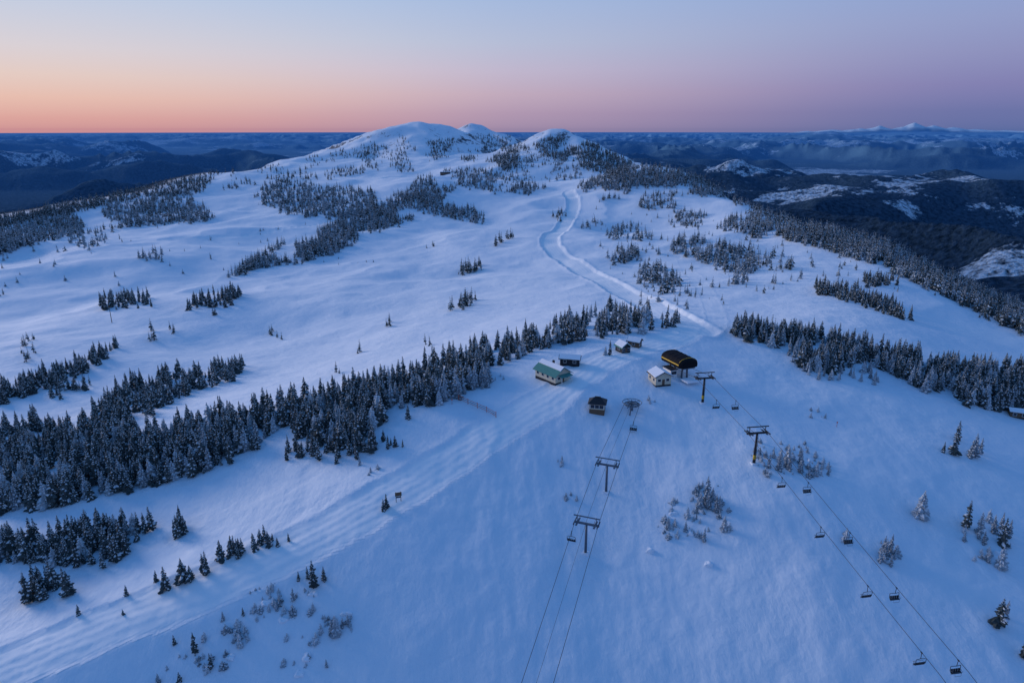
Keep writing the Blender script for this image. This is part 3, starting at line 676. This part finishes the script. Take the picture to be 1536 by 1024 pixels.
for s in (-1,1):
    V=[(s*4.27,-5.5,5.1),(s*4.27,5.5,5.1),(s*4.22,5.5,5.5),(s*4.22,-5.5,5.5)]; V+=[(x+s*.06,y,z) for x,y,z in V]
    mesh_obj('side_stripe_%d'%s,V,[(0,1,2,3),(4,7,6,5),(0,4,5,1),(1,5,6,2),(2,6,7,3),(3,7,4,0)],M_yel,e)
for k,y in enumerate((-5.4,-2.5,0,2.5,5.4)):
    tube('roof_rib_%d'%k,[(-4.0,y,6.2),(-2.95,y,7.05),(-1.5,y,7.52),(0,y,7.63),(1.5,y,7.52),(2.95,y,7.05),(4.0,y,6.2)],.09,M_yel if k in(0,) else M_dark,e,6)
for x in (-1.3,1.3):
    for y in (-3.8,3.8): tube('column_%d_%d'%(x*10,y),[(x,y,-1.5),(x*.8,y,4.1)],.38,M_steel,e,10)
box('lower_frame',(0,0,3.8),(5.5,13,.35),M_steel,e)
ring('bullwheel',(0,2,3.4),2.6,.16,M_yel,e); 
box('control_room',(-4.6,-1.0,1.2),(3.0,5.0,3.2),M_white,e); box('control_window',(-4.6,-3.53,1.7),(2.2,.06,1.2),M_glass,e); box('control_roof',(-4.6,-1.0,2.95),(3.4,5.4,.25),M_dark,e)
box('loading_deck',(0,-8.5,-.1),(7,4.5,.5),M_snow,e)
g2=6.4
w_=up3(948,606,238); a_=up3(911,696,203.5); b_=up3(880,784,184); c2=up3(806,1024,141)
yaw2=line_dir(b_,a_)
low=c2+(c2-b_)*1.3; low.z-=5
L2=[offs(p,yaw2,-g2/2) for p in (w_,a_,b_,c2,low)]; R2=[offs(p,yaw2,g2/2) for p in (w_,a_,b_,c2,low)]
L2[0]=offs(w_,yaw2,-2.6);R2[0]=offs(w_,yaw2,2.6)
cable(L2);cable(R2); cable([p+Vector((0,0,.9)) for p in (w_,a_,b_,c2,low)],r=.035)
tower('lift_tower',a_,yaw2,g2,M_steel,False,.4); tower('lift_tower',b_,yaw2,g2,M_steel,False,.4)
chair(find_on(R2,632),yaw2+math.pi); chair(find_on(L2,796),yaw2)
gq=gz(w_.x,w_.y)+CZ; H=w_.z-gq; e=empty('bullwheel_return_station',(w_.x,w_.y,gq),yaw2)
tube('mast',[(0,0,-1.5),(0,0,H+.2)],.5,M_steel,e,12,r2=.4)
ring('wheel_rim',(0,0,H),2.6,.16,M_steel,e); ring('wheel_guard',(0,0,H+.75),3.3,.12,M_steel,e)
for k in range(8):
    t=math.pi*k/4; tube('spoke_%d'%k,[(0,0,H),(2.6*math.cos(t),2.6*math.sin(t),H)],.09,M_steel,e,6)
for k in range(4):
    t=math.pi*k/2+.78; tube('guard_arm_%d'%k,[(0,0,H+.8),(3.3*math.cos(t),3.3*math.sin(t),H+.75)],.08,M_steel,e,6)
box('tension_beam_l',(-.6,-1,H+.35),(.25,7.5,.35),M_steel,e);box('tension_beam_r',(.6,-1,H+.35),(.25,7.5,.35),M_steel,e)
box('catwalk',(0,2.4,H-.6),(4.2,1.0,.1),M_steel,e)
for x in (-2,0,2): box('catwalk_post_%d'%x,(x,2.9,H-.1),(.07,.07,1.0),M_steel,e)
tube('brace',[(0,-3.2,0-.8),(0,-1.6,H)],.22,M_steel,e,8)
pts=[place(*p) for p in ((688,600),(702,606),(716,612),(730,618),(744,626))]
e=empty('snow_fence',(pts[0][0],pts[0][1],pts[0][2]+CZ)); o0=e.location.copy(); prev=None
for i,p in enumerate(pts):
    v=Vector((p[0],p[1],p[2]+CZ))-o0; tube('post_%d'%i,[v-Vector((0,0,.5)),v+Vector((0,0,2.2))],.1,M_red,e,6)
    if prev is not None:
        for k in range(3): tube('slat_%d_%d'%(i,k),[prev+Vector((0,0,.6+.6*k)),v+Vector((0,0,.6+.6*k))],.07,M_red if k!=1 else M_wood,e,6)
    prev=v
q=place(598,752); e=empty('trail_sign',(q[0],q[1],q[2]+CZ),.3)
tube('post_l',[(-.7,0,-.5),(-.7,0,3.2)],.09,M_wood,e,6);tube('post_r',[(.7,0,-.5),(.7,0,3.2)],.09,M_wood,e,6);box('board',(0,-.1,2.5),(1.9,.08,1.2),M_wood,e);box('lower_board',(0,-.1,1.55),(1.6,.08,.4),M_dark,e)
for (u,v) in ((1255,640),(678,606),(1196,512)):
    q=place(u,v); e=empty('marker_pole',(q[0],q[1],q[2]+CZ)); tube('pole',[(0,0,-.3),(0,0,1.8)],.06,M_red,e,6); box('disc',(0,0,1.7),(.45,.06,.45),M_red,e)
q=place(168,484); e=empty('utility_pole',(q[0],q[1],q[2]+CZ)); tube('pole',[(0,0,-1),(0,0,13)],.28,M_wood,e,8,r2=.16); box('crossarm',(0,0,12.2),(2.4,.2,.2),M_wood,e)
# ---------------------------------------------------------------- sky and light
wd=bpy.data.worlds.new('World'); sc.world=wd; wd.use_nodes=True; nt=wd.node_tree; bg=nt.nodes['Background']
tc=N(nt,'ShaderNodeTexCoord'); sp=N(nt,'ShaderNodeSeparateXYZ'); nt.links.new(tc.outputs['Generated'],sp.inputs[0])
def lin(c): return tuple(((x/255)/12.92 if x/255<=.04045 else ((x/255+.055)/1.055)**2.4) for x in c)
zf=mathn(nt,'POWER',mathn(nt,'MAXIMUM',sp.outputs['Z'],0.0),.5,clamp=True)
def ramp(stops):
    r=N(nt,'ShaderNodeValToRGB'); cr_=r.color_ramp; cr_.interpolation='LINEAR'
    while len(cr_.elements)<len(stops): cr_.elements.new(.5)
    for el,(z,c) in zip(cr_.elements,stops): el.position=math.sqrt(z); el.color=(*lin(c),1)
    nt.links.new(zf,r.inputs[0]); return r.outputs[0]
zen=[(.24,(136,168,214)),(.45,(90,140,202)),(1.0,(56,116,190))]
rl=ramp([(0,(204,144,146)),(.012,(222,165,156)),(.035,(233,191,175)),(.06,(230,205,195)),(.09,(219,210,214)),(.16,(189,205,230))]+zen)
rm=ramp([(0,(160,138,166)),(.02,(184,156,178)),(.045,(200,175,190)),(.075,(199,188,208)),(.11,(186,194,217)),(.16,(169,189,223))]+zen)
rr=ramp([(0,(92,108,160)),(.02,(108,116,167)),(.05,(130,129,178)),(.085,(142,146,190)),(.12,(146,157,200)),(.16,(142,163,209))]+zen)
GA=math.radians(-55)
dt=mathn(nt,'ADD',mathn(nt,'MULTIPLY',sp.outputs['X'],math.sin(GA)),mathn(nt,'MULTIPLY',sp.outputs['Y'],math.cos(GA)))
f1=N(nt,'ShaderNodeMapRange',interpolation_type='SMOOTHSTEP'); f1.inputs[1].default_value=-.02; f1.inputs[2].default_value=.76; nt.links.new(dt,f1.inputs[0])
f2=N(nt,'ShaderNodeMapRange',interpolation_type='SMOOTHSTEP'); f2.inputs[1].default_value=.55; f2.inputs[2].default_value=1.0; nt.links.new(dt,f2.inputs[0])
col=mixc(nt,f1.outputs[0],rr,rm); col=mixc(nt,f2.outputs[0],col,rl)
nt.links.new(col,bg.inputs[0]); bg.inputs[1].default_value=1.0
sun=bpy.data.lights.new('twilight_glow','SUN'); sun.energy=2.4; sun.angle=math.radians(24); sun.color=(1,.87,.84)
so=bpy.data.objects.new('sun',sun); sc.collection.objects.link(so)
EL=math.radians(10.5); d=Vector((math.sin(GA)*math.cos(EL),math.cos(GA)*math.cos(EL),math.sin(EL)))
so.rotation_euler=d.to_track_quat('Z','Y').to_euler(); so.location=d*500+Vector((0,0,CZ))
cam=bpy.data.cameras.new('camera'); co=bpy.data.objects.new('camera',cam); sc.collection.objects.link(co)
cam.lens=24; cam.sensor_width=36; cam.clip_end=200000; cam.clip_start=1
co.location=(0,0,CZ); co.rotation_euler=(math.radians(90)-TH,0,0); sc.camera=co
sc.view_settings.view_transform='Standard'; sc.view_settings.look='None'; sc.view_settings.exposure=0
